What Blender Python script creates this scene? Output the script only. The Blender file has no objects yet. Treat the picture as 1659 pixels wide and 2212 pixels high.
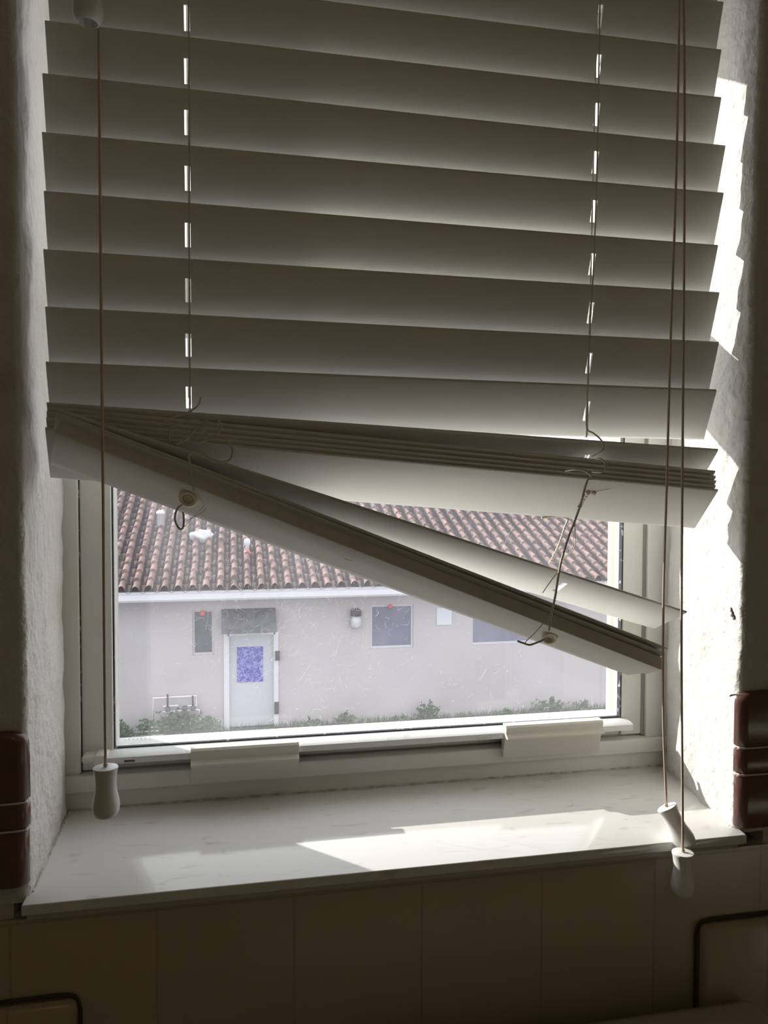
import bpy, bmesh, math, random
import numpy as np
from mathutils import Vector, Matrix, noise
random.seed(7)
S = bpy.context.scene
COL = S.collection

# ------------------------------------------------------------------ camera
CF = 1660.0                                   # focal length in pixels of the 1659 px wide frame
CC = Vector((0.1537, -0.6274, 0.3194))
CR = Vector((0.9806, -0.1958, 0.0024)).normalized()
CFW = Vector((0.1958, 0.9800, -0.0353)).normalized()
CU = CR.cross(CFW).normalized()
CR = CFW.cross(CU).normalized()
cam = bpy.data.cameras.new('camera')
camo = bpy.data.objects.new('camera', cam); COL.objects.link(camo)
M = Matrix((CR, CU, -CFW)).transposed().to_4x4(); M.translation = CC
camo.matrix_world = M
cam.sensor_fit = 'HORIZONTAL'; cam.sensor_width = 36.0; cam.lens = 36.0 * CF / 1659.0
cam.clip_start = 0.01; cam.clip_end = 200
S.camera = camo

# ------------------------------------------------------------------ sky, sun, exposure
S.view_settings.view_transform = 'Standard'; S.view_settings.look = 'None'
S.view_settings.gamma = 1; S.view_settings.exposure = 0.42
S.view_settings.use_curve_mapping = False
w = bpy.data.worlds.new('sky'); S.world = w; w.use_nodes = True
bg = w.node_tree.nodes['Background']
bg.inputs['Color'].default_value = (0.91, 0.95, 1.0, 1); bg.inputs['Strength'].default_value = 1.6
SUN_DIR = Vector((0.97, -1.0, -0.65)).normalized()
sun = bpy.data.lights.new('sun', 'SUN'); sun.energy = 5.0; sun.angle = math.radians(0.53)
sun.color = (1.0, 0.95, 0.88)
suno = bpy.data.objects.new('sun', sun); COL.objects.link(suno)
suno.rotation_euler = SUN_DIR.to_track_quat('-Z', 'Y').to_euler()
suno.location = (-6, 6, 6)
por = bpy.data.lights.new('window_portal', 'AREA'); por.shape = 'RECTANGLE'; por.size = 0.57; por.size_y = 0.80
por.cycles.is_portal = True
poro = bpy.data.objects.new('window_portal', por); COL.objects.link(poro)
poro.location = (0.3175, 0.226, 0.46); poro.rotation_euler = (math.radians(-90), 0, 0)

# ------------------------------------------------------------------ helpers
def ray(px, py): return CFW + CR * ((px - 829.5) / CF) - CU * ((py - 1106) / CF)
def at(px, py, Y):
    d = ray(px, py); return CC + d * ((Y - CC.y) / d.y)
def atz(px, py, Z):
    d = ray(px, py); return CC + d * ((Z - CC.z) / d.z)
def atp(px, py, P, n):
    d = ray(px, py); return CC + d * ((P - CC).dot(n) / d.dot(n))

def wpos(o):
    p = Vector((0, 0, 0))
    while o: p = p + o.location; o = o.parent
    return p
def obj(name, verts, faces, mat, parent=None, smooth=False, loc=None):
    me = bpy.data.meshes.new(name)
    vs = [Vector(v) for v in verts]
    if loc is None:
        mn = Vector([min(v[i] for v in vs) for i in range(3)]); mx = Vector([max(v[i] for v in vs) for i in range(3)])
        loc = (mn + mx) / 2
    loc = Vector(loc)
    me.from_pydata([tuple(v - loc) for v in vs], [], faces); me.update()
    if smooth:
        for p in me.polygons: p.use_smooth = True
    if mat is not None: me.materials.append(mat)
    o = bpy.data.objects.new(name, me); COL.objects.link(o)
    if parent: o.parent = parent; o.location = loc - wpos(parent)
    else: o.location = loc
    return o
def empty(name, loc):
    o = bpy.data.objects.new(name, None); o.empty_display_size = 0.05; COL.objects.link(o); o.location = loc; return o
def tag(o, label=None, cat=None, group=None, kind=None):
    if label: o['label'] = label
    if cat: o['category'] = cat
    if group: o['group'] = group
    if kind: o['kind'] = kind
    return o
def struct(o): o['kind'] = 'structure'; return o

class MB:
    def __init__(s): s.v = []; s.f = []
    def add(s, vs, fs):
        n = len(s.v); s.v += [Vector(v) for v in vs]; s.f += [tuple(i + n for i in f) for f in fs]; return s
    def box(s, x0, x1, y0, y1, z0, z1, b=0.0):
        if b <= 0:
            vs = [(x, y, z) for x in (x0, x1) for y in (y0, y1) for z in (z0, z1)]
            return s.add(vs, [(0, 1, 3, 2), (4, 6, 7, 5), (0, 4, 5, 1), (2, 3, 7, 6), (0, 2, 6, 4), (1, 5, 7, 3)])
        bm = bmesh.new(); bmesh.ops.create_cube(bm, size=1)
        for v in bm.verts: v.co = Vector(((x0 + x1) / 2 + v.co.x * (x1 - x0), (y0 + y1) / 2 + v.co.y * (y1 - y0), (z0 + z1) / 2 + v.co.z * (z1 - z0)))
        bmesh.ops.bevel(bm, geom=bm.edges[:], offset=b, segments=3, profile=0.5, affect='EDGES')
        vs = [v.co.copy() for v in bm.verts]; bm.verts.index_update(); fs = [tuple(v.index for v in f.verts) for f in bm.faces]
        bm.free(); return s.add(vs, fs)
    def tube(s, pts, r, n=6, caps=True):
        pts = [Vector(p) for p in pts]; m = len(pts); rr = r if callable(r) else (lambda t: r)
        up = None; rings = []
        for i, p in enumerate(pts):
            t = (pts[min(i + 1, m - 1)] - pts[max(i - 1, 0)])
            t = t.normalized() if t.length > 1e-9 else Vector((0, 0, 1))
            if up is None:
                up = t.orthogonal().normalized()
            else:
                up = (up - t * up.dot(t)); up = up.normalized() if up.length > 1e-6 else t.orthogonal().normalized()
            q = t.cross(up); R_ = rr(i / (m - 1) if m > 1 else 0)
            rings.append([p + (up * math.cos(a) + q * math.sin(a)) * R_ for a in [2 * math.pi * k / n for k in range(n)]])
        vs = [v for r_ in rings for v in r_]
        fs = [(i * n + k, i * n + (k + 1) % n, (i + 1) * n + (k + 1) % n, (i + 1) * n + k) for i in range(m - 1) for k in range(n)]
        if caps: fs += [tuple(range(n))[::-1], tuple((m - 1) * n + k for k in range(n))]
        return s.add(vs, fs)
    def prof(s, yz, x0, x1):
        """closed (y,z) profile extruded along x"""
        n = len(yz); vs = [(x0, y, z) for y, z in yz] + [(x1, y, z) for y, z in yz]
        fs = [(i, (i + 1) % n, n + (i + 1) % n, n + i) for i in range(n)] + [tuple(range(n))[::-1], tuple(range(n, 2 * n))]
        return s.add(vs, fs)
    def lathe(s, prof, base, axis=Vector((0, 0, 1)), n=28):
        axis = Vector(axis).normalized(); a = axis.orthogonal().normalized(); b = axis.cross(a)
        vs = []
        for r, h in prof:
            for k in range(n):
                t = 2 * math.pi * k / n; vs.append(Vector(base) + axis * h + (a * math.cos(t) + b * math.sin(t)) * r)
        m = len(prof)
        fs = [(i * n + k, i * n + (k + 1) % n, (i + 1) * n + (k + 1) % n, (i + 1) * n + k) for i in range(m - 1) for k in range(n)]
        fs += [tuple(range(n))[::-1], tuple((m - 1) * n + k for k in range(n))]
        return s.add(vs, fs)
    def build(s, name, mat, parent=None, smooth=False, loc=None):
        o = obj(name, s.v, s.f, mat, parent, smooth, loc)
        bm = bmesh.new(); bm.from_mesh(o.data); bmesh.ops.recalc_face_normals(bm, faces=bm.faces[:]); bm.to_mesh(o.data); bm.free()
        return o
def autosmooth(o, ang=40):
    me = o.data
    for p in me.polygons: p.use_smooth = True
    try: me.set_sharp_from_angle(angle=math.radians(ang))
    except Exception: pass
    return o
def spline(pts, step=0.0006):
    pts = [Vector(p) for p in pts]; P = [pts[0] * 2 - pts[1]] + pts + [pts[-1] * 2 - pts[-2]]; out = []
    for i in range(1, len(P) - 2):
        n = max(2, int((P[i + 1] - P[i]).length / step))
        for k in range(n):
            t = k / n; a, b, c, d = P[i - 1], P[i], P[i + 1], P[i + 2]
            out.append(0.5 * ((2 * b) + (c - a) * t + (2 * a - 5 * b + 4 * c - d) * t * t + (3 * b - a - 3 * c + d) * t ** 3))
    out.append(pts[-1]); return out
def cordpts(L, Y):
    """list of (px,py[,y]) -> world points"""
    return [at(p[0], p[1], p[2] if len(p) > 2 else Y) for p in L]

# ------------------------------------------------------------------ materials
def mat(name, col, rough=0.5, spec=0.5, bump=None, var=None, metal=0.0, coat=0.0):
    m = bpy.data.materials.new(name); m.use_nodes = True; nt = m.node_tree; b = nt.nodes['Principled BSDF']
    b.inputs['Base Color'].default_value = (*col, 1); b.inputs['Roughness'].default_value = rough
    b.inputs['Specular IOR Level'].default_value = spec; b.inputs['Metallic'].default_value = metal
    b.inputs['Coat Weight'].default_value = coat
    tc = nt.nodes.new('ShaderNodeTexCoord')
    if var:
        sc, col2, lo, hi = var
        n = nt.nodes.new('ShaderNodeTexNoise'); n.inputs['Scale'].default_value = sc; n.inputs['Detail'].default_value = 5
        r = nt.nodes.new('ShaderNodeValToRGB'); r.color_ramp.elements[0].position = lo; r.color_ramp.elements[1].position = hi
        r.color_ramp.elements[0].color = (*col, 1); r.color_ramp.elements[1].color = (*col2, 1)
        nt.links.new(tc.outputs['Object'], n.inputs['Vector']); nt.links.new(n.outputs['Fac'], r.inputs['Fac']); nt.links.new(r.outputs['Color'], b.inputs['Base Color'])
    if bump:
        sc, st, dist = bump
        n = nt.nodes.new('ShaderNodeTexNoise'); n.inputs['Scale'].default_value = sc; n.inputs['Detail'].default_value = 6
        bp = nt.nodes.new('ShaderNodeBump'); bp.inputs['Strength'].default_value = st; bp.inputs['Distance'].default_value = dist
        nt.links.new(tc.outputs['Object'], n.inputs['Vector']); nt.links.new(n.outputs['Fac'], bp.inputs['Height']); nt.links.new(bp.outputs['Normal'], b.inputs['Normal'])
    return m
M_slat = mat('blind_vinyl', (0.80, 0.80, 0.765), 0.42, 0.5, bump=(60, 0.05, 0.0004))
M_edge = M_slat
M_rail = mat('rail_vinyl', (0.72, 0.70, 0.65), 0.38, 0.5, bump=(50, 0.05, 0.0004))
M_cord = mat('braided_cord', (0.72, 0.66, 0.56), 0.8, 0.2)
M_pull = mat('pull_cord', (0.62, 0.50, 0.38), 0.75, 0.2)
M_tassel = mat('tassel_plastic', (0.80, 0.80, 0.78), 0.30, 0.5)
M_button = mat('yellowed_plastic', (0.78, 0.72, 0.52), 0.25, 0.5)
M_plaster = mat('lumpy_painted_plaster', (0.69, 0.67, 0.63), 0.75, 0.3, bump=(110, 1.0, 0.004), var=(28, (0.60, 0.56, 0.49), 0.55, 0.8))
M_room = mat('room_paint', (0.80, 0.74, 0.62), 0.7, 0.3)
M_paint = mat('wall_paint', (0.56, 0.51, 0.41), 0.55, 0.3, bump=(25, 0.2, 0.002))
M_frame = mat('window_frame_paint', (0.77, 0.76, 0.71), 0.40, 0.5, bump=(45, 0.08, 0.0005), var=(14, (0.70, 0.68, 0.60), 0.5, 0.8))
M_ledge = mat('sash_ledge_white', (0.74, 0.75, 0.74), 0.4, 0.5, bump=(90, 0.15, 0.0005), var=(60, (0.60, 0.57, 0.52), 0.6, 0.75))
M_clip = mat('clip_plastic', (0.70, 0.67, 0.60), 0.45, 0.4)
M_gasket = mat('dark_gasket', (0.05, 0.055, 0.065), 0.6, 0.3, var=(120, (0.4, 0.42, 0.42), 0.62, 0.66))
M_caulk = mat('grey_caulk', (0.40, 0.36, 0.30), 0.9, 0.1, bump=(150, 0.6, 0.001), var=(90, (0.62, 0.58, 0.52), 0.4, 0.6))
M_brown = mat('brown_glazed_tile', (0.13, 0.065, 0.052), 0.2, 0.6, bump=(20, 0.15, 0.001), var=(9, (0.16, 0.08, 0.065), 0.4, 0.7))
M_grout = mat('pale_grout', (0.62, 0.58, 0.5), 0.85, 0.1, bump=(200, 0.5, 0.0006))
M_dark = mat('dark_seam', (0.10, 0.075, 0.06), 0.7, 0.2)
M_cist = mat('cream_ceramic', (0.62, 0.57, 0.48), 0.12, 0.6)

def marble():
    m = mat('polished_marble_sill', (0.74, 0.73, 0.70), 0.11, 0.5); nt = m.node_tree; b = nt.nodes['Principled BSDF']
    tc = nt.nodes.new('ShaderNodeTexCoord'); mp = nt.nodes.new('ShaderNodeMapping'); mp.inputs['Scale'].default_value = (9, 26, 9); mp.inputs['Rotation'].default_value = (0, 0, 0.5)
    n = nt.nodes.new('ShaderNodeTexNoise'); n.inputs['Scale'].default_value = 3.2; n.inputs['Detail'].default_value = 7; n.inputs['Distortion'].default_value = 0.8
    r = nt.nodes.new('ShaderNodeValToRGB'); e = r.color_ramp.elements
    e[0].position = 0.28; e[0].color = (0.62, 0.60, 0.56, 1); e[1].position = 0.40; e[1].color = (0.76, 0.75, 0.72, 1)
    nt.links.new(tc.outputs['Object'], mp.inputs['Vector']); nt.links.new(mp.outputs['Vector'], n.inputs['Vector'])
    nt.links.new(n.outputs['Fac'], r.inputs['Fac']); nt.links.new(r.outputs['Color'], b.inputs['Base Color'])
    return m
M_sill = marble()
def tiles():
    m = mat('cream_wall_tiles', (0.50, 0.43, 0.29), 0.22, 0.55); nt = m.node_tree; b = nt.nodes['Principled BSDF']
    g = nt.nodes.new('ShaderNodeNewGeometry'); sp = nt.nodes.new('ShaderNodeSeparateXYZ')
    cb = nt.nodes.new('ShaderNodeCombineXYZ'); mp = nt.nodes.new('ShaderNodeMapping')
    mp.inputs['Location'].default_value = (0.0145 + 0.1090, 0.02, 0)
    br = nt.nodes.new('ShaderNodeTexBrick'); br.offset = 0; br.inputs['Scale'].default_value = 1
    br.inputs['Brick Width'].default_value = 0.109; br.inputs['Row Height'].default_value = 0.30; br.inputs['Mortar Size'].default_value = 0.0010
    br.inputs['Mortar Smooth'].default_value = 0.3
    br.inputs['Color1'].default_value = (0.50, 0.43, 0.29, 1); br.inputs['Color2'].default_value = (0.48, 0.42, 0.29, 1); br.inputs['Mortar'].default_value = (0.42, 0.36, 0.24, 1)
    bp = nt.nodes.new('ShaderNodeBump'); bp.inputs['Strength'].default_value = 0.3; bp.inputs['Distance'].default_value = 0.0006; bp.invert = True
    nt.links.new(g.outputs['Position'], sp.inputs[0]); nt.links.new(sp.outputs['X'], cb.inputs['X']); nt.links.new(sp.outputs['Z'], cb.inputs['Y'])
    nt.links.new(cb.outputs[0], mp.inputs['Vector']); nt.links.new(mp.outputs['Vector'], br.inputs['Vector'])
    nt.links.new(br.outputs['Color'], b.inputs['Base Color']); nt.links.new(br.outputs['Fac'], bp.inputs['Height']); nt.links.new(bp.outputs['Normal'], b.inputs['Normal'])
    return m
M_tile = tiles()
def glassmat():
    m = bpy.data.materials.new('dusty_window_glass'); m.use_nodes = True; nt = m.node_tree; nt.nodes.clear()
    out = nt.nodes.new('ShaderNodeOutputMaterial'); tr = nt.nodes.new('ShaderNodeBsdfTransparent')
    gl = nt.nodes.new('ShaderNodeBsdfGlossy'); gl.inputs['Roughness'].default_value = 0.02
    tl = nt.nodes.new('ShaderNodeBsdfTranslucent'); tl.inputs['Color'].default_value = (0.88, 0.87, 0.92, 1)
    fr = nt.nodes.new('ShaderNodeFresnel'); fr.inputs['IOR'].default_value = 1.45
    m1 = nt.nodes.new('ShaderNodeMixShader'); m2 = nt.nodes.new('ShaderNodeMixShader')
    tc = nt.nodes.new('ShaderNodeTexCoord')
    n = nt.nodes.new('ShaderNodeTexNoise'); n.inputs['Scale'].default_value = 9; n.inputs['Detail'].default_value = 4
    n2 = nt.nodes.new('ShaderNodeTexNoise'); n2.inputs['Scale'].default_value = 1100; n2.inputs['Detail'].default_value = 3
    r1 = nt.nodes.new('ShaderNodeMapRange'); r1.inputs['From Min'].default_value = 0.3; r1.inputs['From Max'].default_value = 0.7; r1.inputs['To Min'].default_value = 0.022; r1.inputs['To Max'].default_value = 0.048
    r2 = nt.nodes.new('ShaderNodeMapRange'); r2.inputs['From Min'].default_value = 0.62; r2.inputs['From Max'].default_value = 0.80; r2.inputs['To Min'].default_value = 0; r2.inputs['To Max'].default_value = 0.14
    ad = nt.nodes.new('ShaderNodeMath'); ad.operation = 'ADD'
    for a in (n, n2): nt.links.new(tc.outputs['Object'], a.inputs['Vector'])
    nt.links.new(n.outputs['Fac'], r1.inputs['Value']); nt.links.new(n2.outputs['Fac'], r2.inputs['Value'])
    nt.links.new(r1.outputs[0], ad.inputs[0]); nt.links.new(r2.outputs[0], ad.inputs[1])
    ge = nt.nodes.new('ShaderNodeNewGeometry'); sb = nt.nodes.new('ShaderNodeMath'); sb.operation = 'SUBTRACT'; sb.use_clamp = True   # the fresnel of a thin pane, front faces only
    nt.links.new(fr.outputs[0], sb.inputs[0]); nt.links.new(ge.outputs['Backfacing'], sb.inputs[1])
    nt.links.new(sb.outputs[0], m1.inputs[0]); nt.links.new(tr.outputs[0], m1.inputs[1]); nt.links.new(gl.outputs[0], m1.inputs[2])
    nt.links.new(ad.outputs[0], m2.inputs[0]); nt.links.new(m1.outputs[0], m2.inputs[1]); nt.links.new(tl.outputs[0], m2.inputs[2])
    nt.links.new(m2.outputs[0], out.inputs['Surface']); return m
M_glass = glassmat()
def fibremat():
    m = bpy.data.materials.new('pale_fibre'); m.use_nodes = True; nt = m.node_tree; nt.nodes.clear()
    out = nt.nodes.new('ShaderNodeOutputMaterial'); tl = nt.nodes.new('ShaderNodeBsdfTranslucent'); df = nt.nodes.new('ShaderNodeBsdfDiffuse'); a = nt.nodes.new('ShaderNodeMixShader')
    tl.inputs['Color'].default_value = (0.95, 0.93, 0.9, 1); df.inputs['Color'].default_value = (0.95, 0.93, 0.9, 1)
    nt.links.new(tl.outputs[0], a.inputs[1]); nt.links.new(df.outputs[0], a.inputs[2]); nt.links.new(a.outputs[0], out.inputs['Surface']); return m
M_fibre = fibremat()
# outdoors
M_stucco = mat('pale_stucco', (0.43, 0.395, 0.39), 0.9, 0.2, bump=(8, 0.3, 0.01), var=(0.8, (0.47, 0.44, 0.445), 0.35, 0.7))
M_fascia = mat('white_fascia', (0.62, 0.60, 0.64), 0.6, 0.3)
M_door = mat('white_door', (0.50, 0.495, 0.53), 0.6, 0.3)
M_canopy = mat('grey_canopy', (0.08, 0.08, 0.095), 0.8, 0.2, var=(6, (0.13, 0.13, 0.15), 0.4, 0.6))
M_winA = mat('dark_house_glass', (0.035, 0.045, 0.07), 0.25, 0.5, var=(3, (0.07, 0.08, 0.11), 0.4, 0.7))
M_winB = mat('curtained_house_glass', (0.14, 0.135, 0.20), 0.5, 0.3, var=(2.5, (0.18, 0.17, 0.24), 0.4, 0.7))
M_asph = mat('grey_ground', (0.14, 0.145, 0.155), 0.9, 0.2, bump=(10, 0.3, 0.02), var=(2, (0.18, 0.185, 0.19), 0.4, 0.7))
M_leaf = mat('weed_leaf', (0.055, 0.09, 0.055), 0.7, 0.2, var=(12, (0.11, 0.15, 0.09), 0.4, 0.6))
M_pipe = mat('pale_pipe', (0.72, 0.70, 0.72), 0.6, 0.3)
M_black = mat('black_metal', (0.04, 0.04, 0.045), 0.5, 0.4)
M_red = mat('red_glint', (0.75, 0.10, 0.08), 0.4, 0.4)
M_white = mat('white_paint', (0.60, 0.61, 0.65), 0.5, 0.4)
M_frost = mat('frosted_glass', (0.52, 0.54, 0.56), 0.3, 0.4)
def postermat():
    m = mat('blue_patterned_poster', (0.08, 0.1, 0.45), 0.6, 0.3); nt = m.node_tree; b = nt.nodes['Principled BSDF']
    tc = nt.nodes.new('ShaderNodeTexCoord'); n = nt.nodes.new('ShaderNodeTexNoise'); n.inputs['Scale'].default_value = 20; n.inputs['Detail'].default_value = 6; n.inputs['Distortion'].default_value = 1.2
    r = nt.nodes.new('ShaderNodeValToRGB'); e = r.color_ramp.elements; e[0].position = 0.42; e[0].color = (0.02, 0.025, 0.30, 1); e[1].position = 0.62; e[1].color = (0.26, 0.27, 0.62, 1)
    nt.links.new(tc.outputs['Object'], n.inputs['Vector']); nt.links.new(n.outputs['Fac'], r.inputs['Fac']); nt.links.new(r.outputs['Color'], b.inputs['Base Color']); return m
M_poster = postermat()
def roofmat():
    m = mat('clay_roof_tiles', (0.3, 0.16, 0.13), 0.85, 0.2); nt = m.node_tree; b = nt.nodes['Principled BSDF']
    tc = nt.nodes.new('ShaderNodeTexCoord'); n = nt.nodes.new('ShaderNodeTexNoise'); n.inputs['Scale'].default_value = 4.5; n.inputs['Detail'].default_value = 5
    r = nt.nodes.new('ShaderNodeValToRGB'); e = r.color_ramp.elements; e[0].position = 0.35; e[0].color = (0.13, 0.095, 0.09, 1); e[1].position = 0.65; e[1].color = (0.27, 0.175, 0.155, 1)
    x = e.new(0.5); x.color = (0.20, 0.138, 0.126, 1)
    nt.links.new(tc.outputs['Object'], n.inputs['Vector']); nt.links.new(n.outputs['Fac'], r.inputs['Fac']); nt.links.new(r.outputs['Color'], b.inputs['Base Color']); return m
M_roof = roofmat()

# ------------------------------------------------------------------ the wall with its window opening
XL, XR = 0.0, 0.613            # front corners of the opening
XLb, XRb = -0.004, 0.636       # where the reveals meet the window frame
DY = 0.160                     # depth of the reveal
YO = 0.228                     # outer face of the wall
ZT = 0.90                      # soffit
ZC = 1.40; ZF = -1.0           # ceiling, floor
mb = MB()
mb.box(-0.55, XL - 0.012, 0.0, YO, ZF, ZC)                 # left of the opening
mb.box(XR + 0.030, 1.05, 0.0, YO, ZF, ZC)                  # right of it
mb.box(XL - 0.012, XR + 0.030, 0.0, YO, ZT + 0.01, ZC)     # above
mb.box(XL - 0.012, XR + 0.030, 0.002, YO, ZF, -0.0165)      # below
wf = struct(mb.build('wall_front', M_paint))
def reveal(name, side):
    """lumpy plaster side of the opening with a soft worn front corner"""
    ny, nz = 46, 230; vs = []; fs = []
    sg = 1 if side == 'L' else -1
    x0, x1 = (XL, XLb) if side == 'L' else (XR, XRb)
    rc = 0.0055
    for j in range(nz + 1):
        z = -0.004 + (ZT + 0.012 + 0.004) * j / nz
        edge = 0.0035 * noise.noise(Vector((z * 22, 3.1 if side == 'L' else 9.7, 0))) + 0.0015 * noise.noise(Vector((z * 90, 1, 0)))
        if side == 'L': edge *= 0.6
        for i in range(ny + 1):
            t = i / ny
            x0 = (XL - 0.003 * max(0, z)) if side == 'L' else (XR - 0.001 + 0.016 * min(z, 0.75))
            if t < 0.2:                                    # wraps round the corner on to the face of the wall
                a = (t / 0.2) * math.pi / 2
                if t < 0.04:
                    y = -0.0012 ; x = x0 - sg * (rc + 0.03 - (t / 0.04) * 0.03)
                    y += 0.0012 * (1 - t / 0.04)
                else:
                    a = (t - 0.04) / 0.16 * math.pi / 2
                    y = -0.0012 + rc * (1 - math.cos(a)) ; x = x0 - sg * rc * (1 - math.sin(a))
                x += sg * edge * 0.5
            else:
                u = (t - 0.2) / 0.8; y = -0.0012 + rc + u * (DY + 0.004 - rc); x = x0 + (x1 - x0) * u
                x += sg * edge * 0.5 * (1 - u)
                lump = 0.0028 * noise.noise(Vector((y * 26, z * 17, 4.2 * sg))) + 0.0016 * noise.noise(Vector((y * 75, z * 60, 1.7 * sg)))
                k = 1.0 if side == 'R' else 0.8
                x += sg * lump * k * min(1, u * 5)
                # plaster stops short of the frame and leaves a shallow step
                if u > 0.93: x -= sg * 0.0035
            vs.append((x, y, z))
    for j in range(nz):
        for i in range(ny):
            a = j * (ny + 1) + i; f = (a, a + 1, a + ny + 2, a + ny + 1)
            fs.append(f if side == 'R' else f[::-1])
    return obj(name, vs, fs, M_plaster, wf, True)
reveal('reveal', 'L'); reveal('reveal', 'R')
mb = MB(); mb.box(XLb - 0.01, XRb + 0.01, -0.001, DY + 0.004, ZT, ZT + 0.012, 0.002); mb.build('soffit', M_plaster, wf)
# chipped plaster lumps on the right corner
for (px, py, r) in [(1588, 1325, 0.0026), (1592, 1333, 0.0022), (1586, 1317, 0.0018)]:
    c = at(px - 7, py, 0.003); bm = bmesh.new(); bmesh.ops.create_icosphere(bm, subdivisions=3, radius=r)
    vs = []
    for v in bm.verts:
        k = 1 + 0.5 * noise.noise(v.co * 300 + c * 50); vs.append(c + Vector((v.co.x * k * 0.9, v.co.y * k * 0.8, v.co.z * k * 1.2)))
    bm.verts.index_update(); fs = [tuple(v.index for v in f.verts) for f in bm.faces]; bm.free()
    obj('plaster_chip', vs, fs, M_plaster, wf, True)
c = at(1573, 1503, -0.002); pts = [c + Vector((0.001, 0, 0)), c + Vector((0.005, -0.002, 0.0014)), c + Vector((0.010, -0.004, 0.0012)), c + Vector((0.0125, -0.005, 0.0004))]
MB().tube(spline(pts, 0.001), lambda t: 0.0012 * (1 - 0.7 * t), 6).build('paint_flake', M_plaster, wf, True)
# tiled face below the sill
mb = MB(); mb.box(-0.55, 1.05, -0.0022, 0.0, ZF, -0.0165 ); tf = mb.build('tiled_face', M_tile, wf)

# room shell
struct(MB().box(-0.60, -0.55, -1.6, YO, ZF, ZC).build('wall_left', M_room))
struct(MB().box(1.05, 1.10, -1.6, YO, ZF, ZC).build('wall_right', M_room))
struct(MB().box(-0.60, 1.10, -1.65, -1.6, ZF, ZC).build('wall_back', M_room))
struct(MB().box(-0.60, 1.10, -1.65, YO, ZF - 0.05, ZF).build('floor', M_room))
struct(MB().box(-0.60, 1.10, -1.65, YO, ZC, ZC + 0.05).build('ceiling', M_room))

# added warm lamp behind the camera, brightens the dark room side
lamp = empty('added_fill_lamp', (0.15, -1.2, ZC)); tag(lamp, 'added unseen warm fill globe under the ceiling near the back of the small room', 'lamp')
M_globe = bpy.data.materials.new('fill_lamp_glow'); M_globe.use_nodes = True
_b = M_globe.node_tree.nodes['Principled BSDF']; _b.inputs['Base Color'].default_value = (0.9, 0.85, 0.75, 1); _b.inputs['Emission Color'].default_value = (1.0, 0.80, 0.58, 1); _b.inputs['Emission Strength'].default_value = 1.7
MB().lathe([(0.02, 0.0), (0.055, -0.005), (0.055, -0.03), (0.02, -0.032)], (0.15, -1.2, ZC), n=24).build('base', M_room, lamp, True)
MB().lathe([(0.045, -0.032), (0.078, -0.06), (0.09, -0.10), (0.075, -0.145), (0.035, -0.172), (0.002, -0.178)], (0.15, -1.2, ZC), n=28).build('lamp_shade', M_globe, lamp, True)

# sill slab
mb = MB(); mb.box(XL - 0.0035, XR + 0.022, 0.0, DY + 0.01, -0.016, 0.0)
sill = MB(); sill.box(XL - 0.0035, XR + 0.003, -0.0135, DY + 0.004, -0.0085, 0.0, 0.0012)
sill.v = [Vector((v.x + (0.022 * max(0, v.y) / DY if v.x > 0.3 else 0), v.y, v.z)) for v in sill.v]
so = struct(autosmooth(sill.build('trim_1', M_sill)))
MB().box(XL - 0.002, XR + 0.001, -0.004, 0.01, -0.0165, -0.0085).build('sill_bed', M_grout, so)
# dirty caulk bead where the sill meets the frame and the reveals
def bead(name, pts, r, par):
    pts = spline(pts, 0.002)
    for i, p in enumerate(pts): p.z += 0.0006 * noise.noise(p * 160); p.y += 0.0005 * noise.noise(p * 210 + Vector((5, 0, 0)))
    return MB().tube(pts, r, 6).build(name, M_caulk, par, True)
bead('caulk', [(XLb + 0.002, DY - 0.0005, 0.0003), (0.3, DY - 0.0005, 0.0003), (XRb - 0.002, DY - 0.0005, 0.0003)], 0.0015, so)
bead('caulk', [(XL + 0.0005, 0.006, 0), (XLb + 0.003, 0.12, 0), (XLb + 0.003, DY, 0)], 0.0009, so)
bead('caulk', [(XR - 0.0005, 0.006, 0), (XRb - 0.005, 0.12, 0), (XRb - 0.004, DY, 0)], 0.0009, so)

# brown glazed bullnose tiles either side of the sill
def bull(x0, x1, z0, z1, n, side, topround=False):
    rr = 0.010; prof = []
    yb, yf = 0.0, -0.009
    xs = [(x0, yb), (x0, yf)] if side == 'L' else [(x1, yb), (x1, yf)]
    xe, s = (x1, 1) if side == 'L' else (x0, -1)
    arc = [(xe - s * 0.009 * (1 - math.sin(a)), yf + 0.009 * (1 - math.cos(a))) for a in [math.pi / 2 * k / 7 for k in range(8)]]
    P = xs + arc
    m = len(P); vs = []; zs = [(z0, 0.0012), (z0 + 0.0012, 0), (z1 - (0.011 if topround else 0.0012), 0)]
    if topround:
        for k in range(1, 7):
            a = math.pi / 2 * k / 6; zs.append((z1 - 0.011 + 0.011 * math.sin(a), 0.011 * (1 - math.cos(a))))
    else: zs.append((z1, 0.0012))
    for z, ins in zs:
        for (x, y) in P:
            xx = x - s * ins if abs(x - xe) < 0.012 else x
            vs.append((xx, min(0, y + ins * 0.5), z))
    fs = [(j * m + i, j * m + (i + 1) % m, (j + 1) * m + (i + 1) % m, (j + 1) * m + i) for j in range(len(zs) - 1) for i in range(m)]
    fs += [tuple(range(m))[::-1], tuple((len(zs) - 1) * m + i for i in range(m))]
    o = MB().add(vs, fs).build('trim_%d' % n, M_brown); autosmooth(o, 50); return struct(o)
zL = [at(30, y, -0.009).z for y in (1585, 1737, 1797, 1920)]
xl = at(62, 1650, -0.004).x
bull(-0.10, xl, zL[1] + 0.0008, zL[0], 2, 'L', True)
bull(-0.10, xl, zL[2] + 0.0008, zL[1] - 0.0008, 3, 'L')
bull(-0.10, xl - 0.001, zL[3], zL[2] - 0.0008, 4, 'L')
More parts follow.
